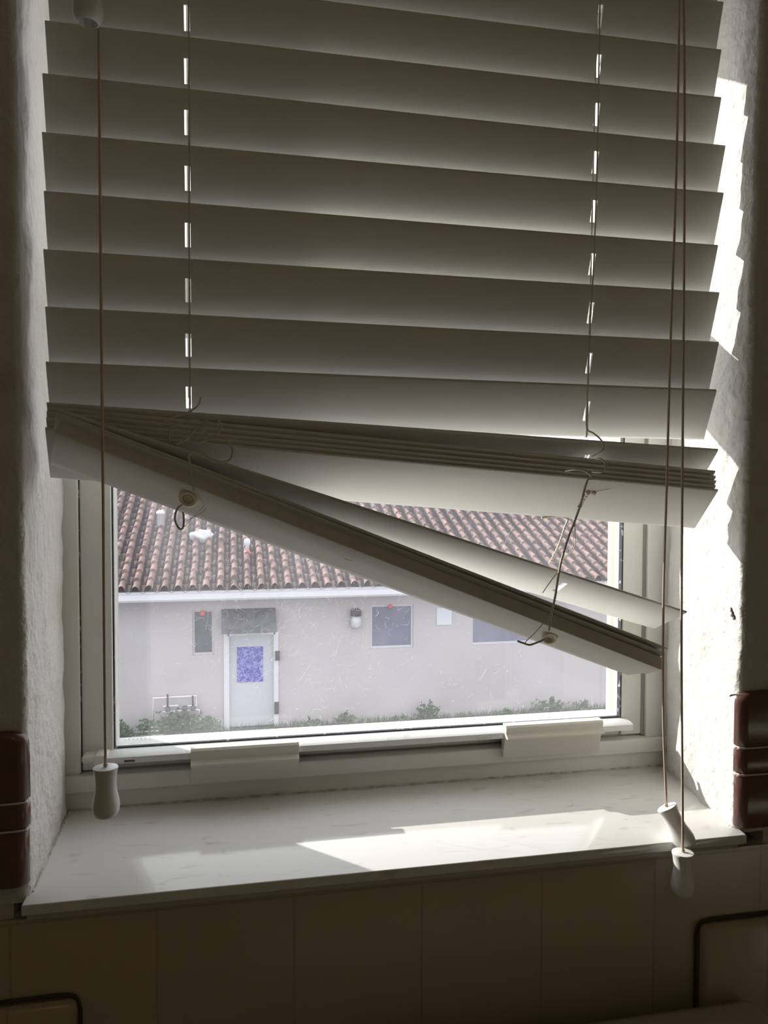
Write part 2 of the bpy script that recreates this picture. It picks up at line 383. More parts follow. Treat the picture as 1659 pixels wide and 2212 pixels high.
for k, z in ((1, zL[1]), (2, zL[2])):
    MB().tube(spline([(-0.10, -0.0088, z), (xl - 0.01, -0.0088, z), (xl - 0.002, -0.006, z), (xl, -0.001, z)], 0.002), 0.0009, 6).build('grout_line', M_grout, wf, True)
zR = [at(1625, y, -0.009).z for y in (1497, 1616, 1674, 1790)]
xr = at(1590, 1640, -0.004).x
bull(xr, xr + 0.13, zR[1] + 0.0008, zR[0], 5, 'R', True)
bull(xr, xr + 0.13, zR[2] + 0.0008, zR[1] - 0.0008, 6, 'R')
bull(xr + 0.001, xr + 0.13, zR[3], zR[2] - 0.0008, 7, 'R')
for z in (zR[1], zR[2]):
    MB().tube(spline([(xr + 0.13, -0.0088, z), (xr + 0.01, -0.0088, z), (xr + 0.002, -0.006, z), (xr, -0.001, z)], 0.002), 0.0009, 6).build('grout_line', M_grout, wf, True)
# raised cream tiles low on the wall, with a dark seam along the top
zt = at(100, 2172, -0.012).z; xe = at(165, 2180, -0.012).x
zt2 = at(1560, 1998, -0.012).z; xe2 = at(1518, 2030, -0.012).x
for n, (a, b, z, s, xc) in enumerate([(-0.20, xe, zt, 1, xe), (xe2, 0.85, zt2, -1, xe2)]):
    o = struct(autosmooth(MB().box(a, b, -0.014, -0.002, z - 0.16, z, 0.006).build('trim_%d' % (8 + n), M_tile)))
    far = a if s == 1 else b
    MB().tube(spline([(far, -0.0035, z + 0.0014), (xc - s * 0.10, -0.0035, z + 0.0014), (xc - s * 0.04, -0.0035, z + 0.0014), (xc - s * 0.02, -0.0035, z + 0.0014), (xc - s * 0.012, -0.0035, z + 0.0014), (xc - s * 0.003, -0.0035, z - 0.001), (xc + s * 0.0010, -0.0035, z - 0.010), (xc + s * 0.0014, -0.0035, z - 0.03), (xc + s * 0.0014, -0.0035, z - 0.15)], 0.003), 0.0014, 6).build('dark_seam', M_dark, o, True)

# ------------------------------------------------------------------ window_1 : fixed frame, lifting sash, pane
win = struct(empty('window_1', (0.31, DY, 0.0)))
zA = at(330, 1645, 0.146).z; zB = at(330, 1632, 0.146).z
mb = MB()
mb.box(XLb - 0.006, 0.0085, 0.160, YO, 0.0340, ZT + 0.005, 0.0012)            # left jamb
mb.box(0.6145, XRb + 0.006, 0.160, YO, 0.0340, ZT + 0.005, 0.0012)            # right jamb
mb.box(XLb - 0.006, XRb + 0.006, 0.160, YO, -0.012, 0.0185, 0.0012)         # lower face
mb.box(XLb - 0.006, XRb + 0.006, 0.155, YO - 0.001, 0.0180, 0.0345, 0.0016)          # stepped band
mb.box(XLb - 0.006, XRb + 0.006, 0.160, YO, ZT - 0.02, ZT + 0.006, 0.0012)
mb.box(XLb, XRb, 0.172, YO, 0.010, 0.036, 0.001)
autosmooth(mb.build('frame', M_frame, win))
mb = MB()
mb.box(0.0088, 0.0385, 0.165, 0.200, 0.0365, ZT - 0.02, 0.0014)            # left stile
mb.box(0.5865, 0.6125, 0.165, 0.200, 0.0365, ZT - 0.02, 0.0014)            # right stile
mb.box(0.0385, 0.5865, 0.168, 0.200, 0.0365, 0.0565, 0.0012)               # bottom rail
mb.box(0.0385, 0.5865, 0.168, 0.200, ZT - 0.045, ZT - 0.02, 0.0012)
sash = autosmooth(mb.build('sash', M_frame, win))
MB().box(0.0402, 0.5846, 0.1655, 0.1895, 0.475, 0.533, 0.0012).build('meeting_rail', M_frame, win)
MB().box(0.036, 0.588, 0.1945, 0.225, 0.475, 0.533, 0.0012).build('meeting_rail', M_frame, win)
MB().box(0.6105, 0.6150, 0.1640, 0.170, 0.036, ZT - 0.02).build('groove_strip', mat('grey_groove', (0.30, 0.29, 0.27), 0.7, 0.2), win)
MB().box(0.0080, 0.0092, 0.1635, 0.170, 0.036, ZT - 0.02).build('groove_strip', M_gasket, win)
# glazing gaskets and beads
mb = MB(); mb.box(0.0383, 0.0398, 0.1680, 0.1715, 0.0565, ZT - 0.045); mb.box(0.5850, 0.5868, 0.1655, 0.1715, 0.0565, ZT - 0.045); mb.box(0.0385, 0.5865, 0.1675, 0.1715, 0.0560, 0.0574)
mb.build('gasket', M_gasket, win)
mb = MB(); mb.box(0.034, 0.0402, 0.1715, 0.190, 0.055, ZT - 0.045, 0.0005); mb.box(0.5846, 0.590, 0.1715, 0.182, 0.055, ZT - 0.045, 0.0005); mb.box(0.036, 0.588, 0.1715, 0.190, 0.050, 0.0572, 0.0005)
mb.build('glazing_bead', M_ledge, win)
mb = MB(); mb.box(0.5862, 0.60, 0.182, 0.199, 0.055, ZT - 0.045, 0.0005); mb.box(0.60, 0.62, 0.19, YO, 0.036, ZT, 0.001); mb.box(0.0, 0.036, 0.19, YO, 0.03, ZT, 0.001)
mb.box(0.034, 0.602, 0.199, YO, 0.8265, ZT)
mb.build('outer_bead', mat('shaded_frame', (0.46, 0.44, 0.37), 0.6, 0.3), win)  # frame colour darkened to stand in for the missing sun
MB().prof([(0.1945, 0.030), (0.1945, 0.0540), (YO + 0.012, 0.0400), (YO + 0.012, 0.030)], 0.034, 0.60).build('outer_sill', M_frame, win)
pane = MB().box(0.036, 0.588, 0.1900, 0.1940, 0.052, ZT - 0.042).build('pane', M_glass, win)
# the lifting ledge along the bottom of the sash
lx0, lx1 = at(222, 1630, 0.146).x, at(1368, 1560, 0.146).x
mb = MB(); mb.prof([(0.146, zA), (0.146, zB), (0.150, zB + 0.0018), (0.170, 0.0560), (0.170, 0.0500), (0.150, zA)], lx0, lx1)
ledge = autosmooth(mb.build('lift_ledge', M_ledge, win), 25)
z0 = (zA + zB) / 2
MB().box(0.0105, lx0 - 0.006, 0.152, 0.168, zA - 0.001, 0.0555, 0.003).build('ledge_end_block', M_frame, win)
autosmooth(MB().box(lx0 - 0.008, lx0 + 0.004, 0.1445, 0.168, zA - 0.0035, 0.0575, 0.0016).build('ledge_end_cap', M_clip, win))
MB().box(0.051, 0.061, 0.1456, 0.147, zA + 0.0012, zA + 0.003).build('paint_chip', M_brown, win)
# the two lift clips that hook over the ledge
def clip(pxa, pxb, pyt, pym, pyb):
    Y = 0.139
    xa = at(pxa, pym, Y).x; xb = at(pxb, pym, Y).x
    t = at((pxa + pxb) / 2, pyt, Y).z; m_ = at((pxa + pxb) / 2, pym, Y - 0.004).z; b_ = at((pxa + pxb) / 2, pyb, 0.150).z
    P = [(0.150, t + 0.0005), (Y + 0.002, t), (Y, t - 0.002), (Y + 0.001, m_ + 0.004), (Y - 0.004, m_ + 0.0008), (Y - 0.004, m_ - 0.0012), (Y + 0.004, m_ - 0.0016), (0.1495, b_), (0.1535, b_), (0.1535, m_ + 0.002), (Y + 0.0045, m_ + 0.004), (Y + 0.004, t - 0.002), (0.150, t - 0.0015)]
    return autosmooth(MB().prof(P, xa, xb).build('lift_clip', M_clip, win), 25)
clip(412, 646, 1612, 1648, 1684); clip(1094, 1303, 1563, 1590, 1629)
# etched marking low on the pane, and the row of paint drops under it
M_etch = M_fibre
def text(body, px0, py0, px1, size, name='etched_text'):
    cu = bpy.data.curves.new(name, 'FONT'); cu.body = body; cu.size = size; cu.extrude = 0.00008
    o = bpy.data.objects.new(name, cu); COL.objects.link(o)
    a = at(px0, py0, 0.1897); bpy.context.view_layer.update()
    dg = bpy.context.evaluated_depsgraph_get(); me = bpy.data.meshes.new_from_object(o.evaluated_get(dg)); wdt = max(v.co.x for v in me.vertices)
    b = at(px1, py0, 0.1897); k = (b.x - a.x) / wdt
    bpy.data.objects.remove(o); t = bpy.data.objects.new(name, me); COL.objects.link(t); me.materials.clear(); me.materials.append(M_etch)
    t.parent = win; t.location = a - wpos(win); t.rotation_euler = (math.pi / 2, 0, 0); t.scale = (k, 1, 1)
text('1201 II', 322, 1573, 337, 0.0022)
text('SGCC-4882 SM UA', 293, 1583, 343, 0.0024)
text('www.glassassociation.com', 285, 1592, 352, 0.0022)
mb = MB()
for i, (px, py) in enumerate([(271, 1598), (279, 1597), (288, 1596.5), (297, 1596), (305, 1595), (314, 1594), (323, 1593), (340, 1591.5), (349, 1591), (357, 1590), (366, 1589.5)]):
    mb.lathe([(0.0001, 0.0003), (0.0005, 0.0002), (0.0007, 0.0)], at(px, py, 0.1896), axis=(0, -1, 0), n=10)
tag(mb.build('paint_drops', M_etch, win))
# hair-like fibres and scratches stuck to the pane
mb = MB(); rf = random.Random(21)
def inreg(px, py):
    lo = 1055 + (px - 245) * 0.385
    return 255 < px < 1300 and lo < py < 1600 - (px - 245) * 0.062
for i in range(900):
    if rf.random() < 0.72: px = rf.gauss(640, 170); py = rf.gauss(1310, 110)
    else: px = rf.uniform(255, 1300); py = rf.uniform(1060, 1580)
    if not inreg(px, py): continue
    Y = 0.1895; p = at(px, py, Y); a = rf.uniform(0, 6.28); c = rf.gauss(0, 0.20); L = rf.choice([3, 4, 5, 7, 9, 12]); pts = [p.copy()]
    st = rf.uniform(0.0007, 0.0014)
    for k in range(L):
        a += c + rf.gauss(0, 0.5); p = p + Vector((math.cos(a) * st, 0, math.sin(a) * st)); pts.append(p.copy())
    r = rf.choice([0.00007, 0.00009, 0.00012, 0.00017])
    mb.tube(pts, lambda t, r=r: r * (1 - 0.6 * abs(2 * t - 1)), 4)
for (a, b, c, d, r) in [(621, 1341, 577, 1392, .00016), (577, 1450, 545, 1483, .00018), (672, 1432, 643, 1475, .0002), (560, 1265, 520, 1300, .0001), (700, 1150 + 190, 725, 1385, .0001), (1050, 1445, 1036, 1470, .00015), (875, 1240, 860, 1300, .0001), (790, 1500, 770, 1470, .0001), (450, 1320, 444, 1362, .00012), (735, 1380, 720, 1425, .0001), (1100, 1150, 1083, 1190, .0001)]:
    mb.tube([at(a, b, 0.1895), at((a + c) / 2 + 1, (b + d) / 2, 0.1895), at(c, d, 0.1895)], r, 4)
for i in range(150):
    px = rf.uniform(255, 1300); py = rf.uniform(1100, 1590)
    if inreg(px, py):
        r = rf.uniform(0.0002, 0.0005) * (1.6 if rf.random() < 0.08 else 0.8)
        mb.lathe([(r * 0.2, r * 0.4), (r, 0.0)], at(px, py, 0.1897), axis=(0, -1, 0), n=6)
fb = mb.build('dust_fibres', M_fibre, win); fb['kind'] = 'stuff'

# ------------------------------------------------------------------ the broken venetian blind
blind = empty('venetian_blind', (0.31, 0.035, 0.895))
tag(blind, 'broken cream venetian blind with sagging bottom rail and tangled cords, filling the window opening', 'blind')
SW = 0.050
def wdir(u, th):
    w_ = Vector((0, math.sin(th), -math.cos(th))); w_ = (w_ - u * w_.dot(u)).normalized(); return w_
def slat(Lp, Rp, t0, t1=None, width=SW, th=0.0026, name='slat', holes=(), mat_=None, sag=0.0, label=None):
    if t1 is None: t1 = t0
    t0, t1 = math.radians(t0), math.radians(t1)
    u = (Rp - Lp); Ln = u.length; u.normalize()
    cuts = {0.0, Ln}
    for k in range(1, 24): cuts.add(Ln * k / 24)
    hs = []
    for hx in holes:
        s = (hx - Lp.x) / u.x; hs.append((s - 0.0023, s + 0.0023)); cuts |= {s - 0.0023, s + 0.0023}
    cuts = sorted(cuts)
    cuts = [c for c in cuts if not any(h[0] - 0.004 < c < h[0] - 1e-7 or h[0] + 1e-7 < c < h[1] - 1e-7 or h[1] + 1e-7 < c < h[1] + 0.004 for h in hs) or c in (0.0, Ln)]
    vv = [(0, .28), (0.0008, .85), (0.002, 1), (width / 2 - 0.0095, 1), (width / 2 + 0.0095, 1), (width - 0.002, 1), (width - 0.0008, .85), (width, .28)]
    nv = len(vv); vs = []; fs = []
    for side in (1, -1):
        for s in cuts:
            f = s / Ln; th_ = t0 + (t1 - t0) * f; w_ = wdir(u, th_); n_ = u.cross(w_)
            base = Lp + u * s + Vector((0, 0, -sag * 4 * f * (1 - f)))
            for v, h in vv: vs.append(base + w_ * v + n_ * (side * h * th / 2))
    nc = len(cuts); off = nc * nv
    def ishole(i, j): return j == 3 and any(abs(cuts[i] - h[0]) < 1e-7 for h in hs)
    for i in range(nc - 1):
        for j in range(nv - 1):
            a = i * nv + j; q = (a, a + 1, a + nv + 1, a + nv)
            if ishole(i, j):
                e = list(q)
                for k in range(4): fs.append((e[k], e[(k + 1) % 4], e[(k + 1) % 4] + off, e[k] + off))
            else: fs.append(q); fs.append(tuple(x + off for x in q)[::-1])
        for j in (0, nv - 1):
            a = i * nv + j; fs.append((a, a + nv, a + nv + off, a + off))
    for i in (0, nc - 1):
        for j in range(nv - 1):
            a = i * nv + j; fs.append((a, a + 1, a + 1 + off, a + off))
    o = MB().add(vs, fs).build(name, mat_ or M_slat, blind); autosmooth(o, 35)
    if label: o['label'] = label
    return o
HX = [at(405, 400, 0.035).x, at(1283, 400, 0.035).x]
H0 = [at(x, y, 0.035).x for x, y in ((404, 100), (407, 700), (1290, 100), (1270, 780))]
def holes_at(z):
    f = (0.70 - z) / 0.3; return [H0[0] + (H0[1] - H0[0]) * f, H0[2] + (H0[3] - H0[2]) * f]
YF = 0.028
rows = [((100, -75), (1557, 107), 15), ((97, 44), (1557, 210), 16), ((92, 158), (1558, 210 + 104), 16), ((91, 285), (1567, 416), 17), ((95, 412), (1562, 529), 17), ((94, 538), (1553, 631), 18), ((98, 662), (1552, 738), 18), ((99, 781), (1547, 841), 22)]
rows[2] = ((92, 158), (1566, 314), 16); rows[3] = ((91, 285), (1562, 416), 17); rows[4] = ((95, 412), (1550, 529), 17)
for (l, r, t) in rows:
    Lp, Rp = at(*l, YF), at(*r, YF)
    slat(Lp, Rp, t, holes=holes_at(Lp.z), sag=0.0006)
for k in (1, 2):                                              # hidden just above the frame of the picture
    z = at(98, -75, YF).z + 0.0435 * k
    slat(Vector((0.0125, YF, z)), Vector((0.605, YF, z + 0.001)), 15, holes=holes_at(z))
autosmooth(MB().box(0.010, 0.609, 0.010, 0.062, 0.845, 0.895, 0.002).build('headrail', M_rail, blind))
# the first pile of slats, jammed together at the left
YS = 0.019
for (yl, yr, xl_, xr_) in [(869, 970, 101, 1551), (877, 1017, 102, 1545), (888, 1028, 101, 1546), (901, 1038, 100, 1547), (911, 1048, 101, 1546), (923, 1057, 98, 1551)]:
    Lp, Rp = at(xl_, yl, YS), at(xr_, yr, YS)
    slat(Lp, Rp, 38, 40, th=0.0024, holes=(HX[0] + 0.001, HX[1] - 0.006) if yr in (970, 1057) else ())
# slats that sag with the bottom rail
YG = 0.006
slat(at(128, 884, YG), at(1484, 1321, YG), 46, 60, th=0.0024, holes=(at(1210, 1280, 0.035).x,))
slat(at(124, 889, YG), at(1443, 1400, YG), 46, 62, th=0.0024)
slat(at(122, 894, YG), at(1437, 1411, YG), 46, 63, th=0.0024)
# the bottom rail, its right end chipped
Cl, Cr = at(117, 933, YG - 0.002), at(1430, 1448, YG - 0.002)
def rail():
    u = (Cr - Cl); Ln = u.length; u.normalize(); vs = []; fs = []
    W_, T_ = 0.0425, 0.0135; b = 0.0016
    prof = [(0, b), (b * .3, b * .3), (b, 0), (W_ * .42, 0), (W_ * .48, 0), (W_ * .55, 0), (W_ * .7, 0), (W_ * .85, 0), (W_ - b, 0), (W_ - b * .3, b * .3), (W_, b), (W_, T_ - b), (W_ - b, T_), (b, T_), (0, T_ - b)]
    n = 40; m = len(prof)
    for i in range(n + 1):
        f = i / n; th_ = math.radians(49 + 15 * f); w_ = wdir(u, th_); t_ = w_.cross(u)
        if t_.z < 0: t_ = -t_
        for (v, h) in prof:
            s = f * Ln
            if i == n:                                       # chipped corner
                s -= 0.012 * max(0, (v / W_ - 0.45)) ** 1.2 + (0.003 if 0.5 < v / W_ < 0.98 else 0) + 0.0025 * noise.noise(Vector((v * 400, h * 300, 0)))
            vs.append(Cl + u * s + w_ * v + t_ * h)
    for i in range(n):
        for k in range(m): fs.append((i * m + k, i * m + (k + 1) % m, (i + 1) * m + (k + 1) % m, (i + 1) * m + k))
    fs += [tuple(range(m))[::-1], tuple(n * m + k for k in range(m))]
    o = MB().add(vs, fs).build('bottom_rail', M_rail, blind); return autosmooth(o, 40)
rail_o = rail()
ru = (Cr - Cl).normalized()
def railface(px, py, off=0.0):
    f = (px - 117) / 1313.0; w_ = wdir(ru, math.radians(49 + 15 * f)); n_ = w_.cross(ru)
    if n_.z > 0: n_ = -n_
    if n_.y > 0: n_ = -n_
    n_ = w_.cross(ru); n_ = n_ if n_.z < 0 else -n_
    P = Cl + ru * (f * (Cr - Cl).length)
    return atp(px, py, P, n_) + n_ * off, n_, w_
# snag in the rail face
p, n_, w_ = railface(752, 1207, 0.0)
MB().tube(spline([p - ru * .006 + w_ * -.001, p - ru * .002 + w_ * .0018, p + ru * .003 + w_ * .0012, p + ru * .006 - w_ * .0006], .0008), lambda t: 0.0005 * (1.2 - abs(2 * t - 1)), 6).build('dent', M_rail, rail_o, True)
# cord buttons (ring plugs) in the rail
def button(px, py, par, r=0.0062):
    p, n_, w_ = railface(px, py, 0.0006)
    ax = (n_ * 0.8 + Vector((0, -1, 0)) * 0.6).normalized()
    prof = []
    for k in range(13):
        a = 2 * math.pi * k / 12; prof.append((r + 0.0020 * math.cos(a), 0.0016 + 0.0020 * math.sin(a)))
    n = 28; a_ = ax.orthogonal().normalized(); b_ = ax.cross(a_); vs = []
    for rr, h in prof[:-1]:
        for k in range(n):
            t = 2 * math.pi * k / n; vs.append(p + ax * h + (a_ * math.cos(t) + b_ * math.sin(t)) * rr)
    m = 12; fs = [(i * n + k, i * n + (k + 1) % n, ((i + 1) % m) * n + (k + 1) % n, ((i + 1) % m) * n + k) for i in range(m) for k in range(n)]
    o = MB().add(vs, fs).build('cord_button', M_button, par, True)
    MB().lathe([(0.0044, 0.0002), (0.0046, 0.0016), (0.0030, 0.0024), (0.0020, 0.0012)], p, ax, 24).build('plug', M_button, o, True)
    o['label'] = 'yellowed ring-shaped cord button'
    return p
button(408, 1073, blind); button(1186, 1373, blind, 0.0058)
# ladder strings and lift cords
def braid(name, pts, r=0.0008, step=0.0005, m=M_cord, par=blind, beads=0.0016):
    P = spline(pts, step); L = sum((P[i + 1] - P[i]).length for i in range(len(P) - 1))
    return MB().tube(P, lambda t: r * (0.95 + 0.14 * math.sin(2 * math.pi * t * L / beads)), 6).build(name, m, par, True)
yl = YF - 0.0022
braid('ladder_string', cordpts([(407, -60), (409, 200), (409, 400), (409, 600), (410, 780), (411, 875)], yl), 0.00075)
braid('ladder_string', cordpts([(1297, -60), (1294, 130), (1290, 350), (1283, 560), (1275, 700), (1269, 850), (1267, 945)], yl), 0.00075)
braid('ladder_string', [at(403, -60, 0.047), at(407, 860, 0.047)], 0.0007)
braid('ladder_string', [at(1292, -60, 0.047), at(1264, 945, 0.047)], 0.0007)
braid('lift_cord', [at(407, -60, 0.036), at(410, 870, 0.036), at(411, 900, 0.032)], 0.00095)
braid('lift_cord', [at(1291, -60, 0.036), at(1268, 940, 0.036)], 0.00095)
# tangle over the left button
YC = 0.001
braid('tangled_cord', cordpts([(434, 858), (428, 875), (410, 889, .012), (385, 898), (358, 907), (356, 918), (372, 923)], YC + .004), 0.0007)
braid('tangled_cord', cordpts([(372, 921), (395, 912), (420, 905), (436, 911), (438, 924), (430, 934)], YC), 0.0007)
braid('tangled_cord', cordpts([(382, 959), (404, 948), (414, 936), (420, 928), (428, 924), (440, 930), (450, 939)], YC - .001), 0.0010)
braid('tangled_cord', cordpts([(414, 938), (412, 950), (418, 956), (440, 953), (462, 947), (485, 950), (498, 962), (503, 975), (498, 992), (484, 998), (466, 996), (448, 988), (432, 976), (416, 976), (408, 983), (408, 992), (412, 1010), (414, 1030), (416, 1048), (419, 1060)], YC - .003), 0.0009, beads=0.0026)
braid('tangled_cord', cordpts([(440, 912), (458, 902), (472, 908), (477, 925), (466, 938), (450, 945)], YC), 0.0006)
braid('tangled_cord', cordpts([(366, 955), (367, 938), (378, 928), (392, 928), (405, 932)], YC + .002), 0.0006)
p, n_, w_ = railface(398, 1086, 0.002)
braid('tangled_cord', [p] + cordpts([(384, 1098), (378, 1115), (381, 1133), (390, 1143), (396, 1138), (397, 1120), (395, 1106)], YC), 0.0009)
MB().tube(spline(cordpts([(424, 1062), (434, 1078), (440, 1092), (430, 1104), (416, 1118), (398, 1138)], YC)), 0.00018, 5).build('loose_thread', M_cord, blind, True)
MB().tube(spline(cordpts([(400, 1128), (415, 1118), (432, 1110), (445, 1098)], YC)), 0.00022, 5).build('loose_thread', M_cord, blind, True)
# tangle at the right
YD = 0.000
braid('tangled_cord', cordpts([(1268, 880, .02), (1268, 925, .012), (1282, 936), (1298, 950), (1304, 965), (1298, 976), (1280, 986, .012)], YD + .004), 0.0008)
braid('tangled_cord', cordpts([(1289, 992, .016), (1298, 991), (1307, 1000), (1306, 1012), (1296, 1020), (1279, 1019, .016)], YD + .006), 0.0009)
braid('tangled_cord', cordpts([(1222, 1017, .016), (1240, 1014), (1260, 1016), (1275, 1026), (1278, 1034), (1270, 1036)], YD + .003), 0.0009)
braid('tangled_cord', cordpts([(1270, 1034), (1262, 1060), (1254, 1090), (1240, 1130), (1228, 1160), (1213, 1210), (1207, 1240), (1199, 1290), (1190, 1330), (1187, 1352), (1186, 1362)], YD - .002), 0.00105, beads=0.0024)
braid('tangled_cord', cordpts([(1170, 1119), (1182, 1117), (1205, 1116), (1226, 1121), (1220, 1140), (1206, 1180), (1187, 1218)], 0.050), 0.0012, beads=0.0030)
for dx in (0, 3.5):
    MB().tube(spline(cordpts([(1241 + dx * .3, 1132), (1240 + dx, 1155), (1236 + dx, 1185), (1224 + dx, 1200), (1208, 1210 + dx), (1189, 1212 + dx)], 0.020)), 0.00035, 5).build('loose_thread', M_cord, blind, True)
MB().tube(spline(cordpts([(1209, 1230), (1190, 1255), (1172, 1281)], 0.004)), 0.0004, 5).build('loose_thread', M_cord, blind, True)
MB().tube(spline(cordpts([(1184, 1335), (1160, 1362), (1132, 1390)], 0.0)), 0.0004, 5).build('loose_thread', M_cord, blind, True)
braid('tangled_cord', cordpts([(1176, 1381), (1160, 1388), (1144, 1393), (1130, 1389), (1118, 1385)], -0.001), 0.0010)
F0 = at(98, 923, YS); F1 = at(1551, 1057, YS); fu = (F1 - F0).normalized(); fw = wdir(fu, math.radians(39.5)); fn = fw.cross(fu); fn = fn if fn.z < 0 else -fn
pk = atp(1268, 1063, F0, fn)
for d, r in ((Vector((0, 0, 0)), .0026), (fu * .0062 + fw * -.0005, .0022), (fw * .004, .0020)):
    bm = bmesh.new(); bmesh.ops.create_icosphere(bm, subdivisions=2, radius=r)
    vs = [pk + d + fn * r * 0.6 + v.co * (1 + 0.35 * noise.noise(v.co * 900)) for v in bm.verts]; bm.verts.index_update()
    obj('cord_knot', vs, [tuple(v.index for v in f.verts) for f in bm.faces], M_cord, blind, True); bm.free()
MB().tube([pk + fw * .004, pk + fw * .012 - fu * .002 + fn * .001], 0.0009, 6).build('tangled_cord', M_cord, blind, True)
MB().tube([pk + fn * .002, pk + fu * .022 - fw * .008 + fn * .001], 0.00018, 5).build('loose_thread', M_cord, blind, True)

# tassels: lathe profile from the top disc (h = 0) down to the hollow end
TP = [(0.0012, -0.0002), (0.0078, 0.0), (0.0090, -0.0004), (0.0093, -0.0014), (0.0088, -0.0026), (0.0080, -0.008), (0.0077, -0.014), (0.0084, -0.020), (0.0097, -0.026), (0.0102, -0.030), (0.0097, -0.034), (0.0080, -0.0372), (0.0064, -0.038), (0.0058, -0.036), (0.0054, -0.030), (0.0008, -0.029)]
def tassel(top, axis, cordp, k=1.0, label=None):
    c = MB().tube(cordp, 0.0011, 7).build('pull_cord', M_pull, blind, True)
    t = MB().lathe([(r * k, h * k) for r, h in TP], top, axis, 32).build('tassel', M_tassel, c, True)
    autosmooth(t, 50)
    kn = MB().lathe([(0.0004, 0.0026), (0.0015, 0.002), (0.0018, 0.0008), (0.0010, 0.0)], top, axis, 10).build('knot', M_pull, c, True)
    if label: t['label'] = label
    return c
Z = Vector((0, 0, 1))
yt = -0.022
tassel(at(228, 1656, yt), Z, spline([at(212, -160, 0.0), at(213, 0, -0.004), at(217, 500, -0.012), at(222, 1000, -0.018), at(225, 1350, yt), at(228, 1656, yt)], 0.01))
t1 = at(1440, 1742, -0.006)
tassel(t1, Vector((-0.38, 0.28, 0.88)), spline([at(1468, -160, 0.0), at(1466, 100, -0.002), at(1460, 400, -0.003), at(1448, 750, -0.004), at(1440, 1050, -0.005), at(1434, 1250, -0.006), at(1432, 1450, -0.006), at(1434, 1600, -0.006), t1], 0.01))
t2 = at(1475, 1840, -0.030)
tassel(t2, Z, spline([at(1473, -160, 0.0), at(1478, 100, -0.004), at(1478, 500, -0.010), at(1474, 1000, -0.018), at(1472, 1400, -0.025), t2], 0.01))
t3 = at(189, -70, -0.020)
tassel(t3, Z, [at(189, -230, -0.018), t3], 1.05)

# ------------------------------------------------------------------ cistern under the window
ce = at(1008, 2212, -0.016); zc = at(1259, 2173, -0.004).z
xc1 = at(1606, 2117, -0.004).x; xc0 = xc1 - 0.46
cis = empty('cistern', ((xc0 + xc1) / 2, -0.09, zc - 0.30)); tag(cis, 'cream ceramic cistern with rounded lid below the window sill', 'cistern')
autosmooth(MB().box(xc0, xc1, -0.185, -0.016, zc - 0.034, zc, 0.014).build('lid', M_cist, cis), 60)
autosmooth(MB().box(xc0 + 0.012, xc1 - 0.012, -0.172, -0.0165, zc - 0.34, zc - 0.034, 0.012).build('tank', M_cist, cis), 60)

# ------------------------------------------------------------------ outdoors
YW = 11.4
ZG = at(900, 1552, YW).z
struct(MB().box(-40, 40, 0.6, 60, ZG - 0.1, ZG).build('ground', M_asph))
house = empty('house', (3.0, YW + 2, ZG)); tag(house, 'low pale stucco house with a clay tiled roof across the yard', 'house')
ze = at(250, 1300, YW).z
mb = MB()
# facade with openings cut as grid cells
def pw(px, py): p = at(px, py, YW); return p.x, p.z
w1 = (pw(415, 1317)[0], pw(463, 1415)[0], pw(440, 1415)[1], pw(440, 1317)[1])
w2 = (pw(800, 1305)[0], pw(893, 1399)[0], pw(845, 1400)[1], pw(845, 1306)[1])
w3 = (pw(1018, 1390)[0], pw(1148, 1390)[0], pw(1060, 1392)[1], pw(1060, 1300)[1])
dr = (pw(492, 1400)[0], pw(594, 1400)[0], ZG, pw(540, 1366)[1])
holes = [w1, w2, w3, dr]
xs = sorted({-9.0, 22.0} | {h[0] for h in holes} | {h[1] for h in holes}); zs = sorted({ZG, ze + 0.1} | {h[2] for h in holes} | {h[3] for h in holes})
for i in range(len(xs) - 1):
    for j in range(len(zs) - 1):
        cx, cz = (xs[i] + xs[i + 1]) / 2, (zs[j] + zs[j + 1]) / 2
        if any(h[0] < cx < h[1] and h[2] < cz < h[3] for h in holes): continue
        mb.box(xs[i], xs[i + 1], YW, YW + 0.2, zs[j], zs[j + 1])
mb.box(-9, 22, YW + 6.5, YW + 6.7, ZG, ze); mb.box(-9, -8.8, YW, YW + 6.7, ZG, ze); mb.box(21.8, 22, YW, YW + 6.7, ZG, ze)
mb.build('wall', M_stucco, house)
for h, m_ in ((w1, M_winA), (w2, M_winB), (w3, M_winB)):
    f = MB(); t = 0.035
    for b in ((h[0], h[0] + t, h[2], h[3]), (h[1] - t, h[1], h[2], h[3]), (h[0] + t, h[1] - t, h[2], h[2] + t), (h[0] + t, h[1] - t, h[3] - t, h[3])): f.box(b[0], b[1], YW + 0.03, YW + 0.09, b[2], b[3])
    fo = f.build('window', M_stucco if m_ is M_winA else M_door, house)
    MB().box(h[0] + t, h[1] - t, YW + 0.05, YW + 0.07, h[2] + t, h[3] - t).build('pane', m_, fo)
for (px, py, r) in ((438, 1325, 0.04), (843, 1310, 0.035)):  # red lens reflections modelled as small coloured discs
    c = at(px, py, YW + 0.0); MB().lathe([(r * .5, .03), (r, .015), (r, 0)], c, (0, -1, 0), 16).build('red_glint_disc', M_red, house, True)
dro = MB().box(dr[0] + 0.02, dr[1] - 0.02, YW + 0.05, YW + 0.10, ZG + 0.02, dr[3] - 0.02).build('door', M_door, house)
f = MB(); f.box(dr[0] - 0.06, dr[0] + 0.02, YW - 0.03, YW + 0.12, ZG, dr[3]); f.box(dr[1] - 0.02, dr[1] + 0.05, YW - 0.03, YW + 0.12, ZG, dr[3]); f.box(dr[0], dr[1], YW - 0.03, YW + 0.12, dr[3] - 0.04, dr[3] + 0.02); f.build('door_frame', M_fascia, house)
p0, p1 = at(512, 1398, YW + .05), at(568, 1471, YW + .05)
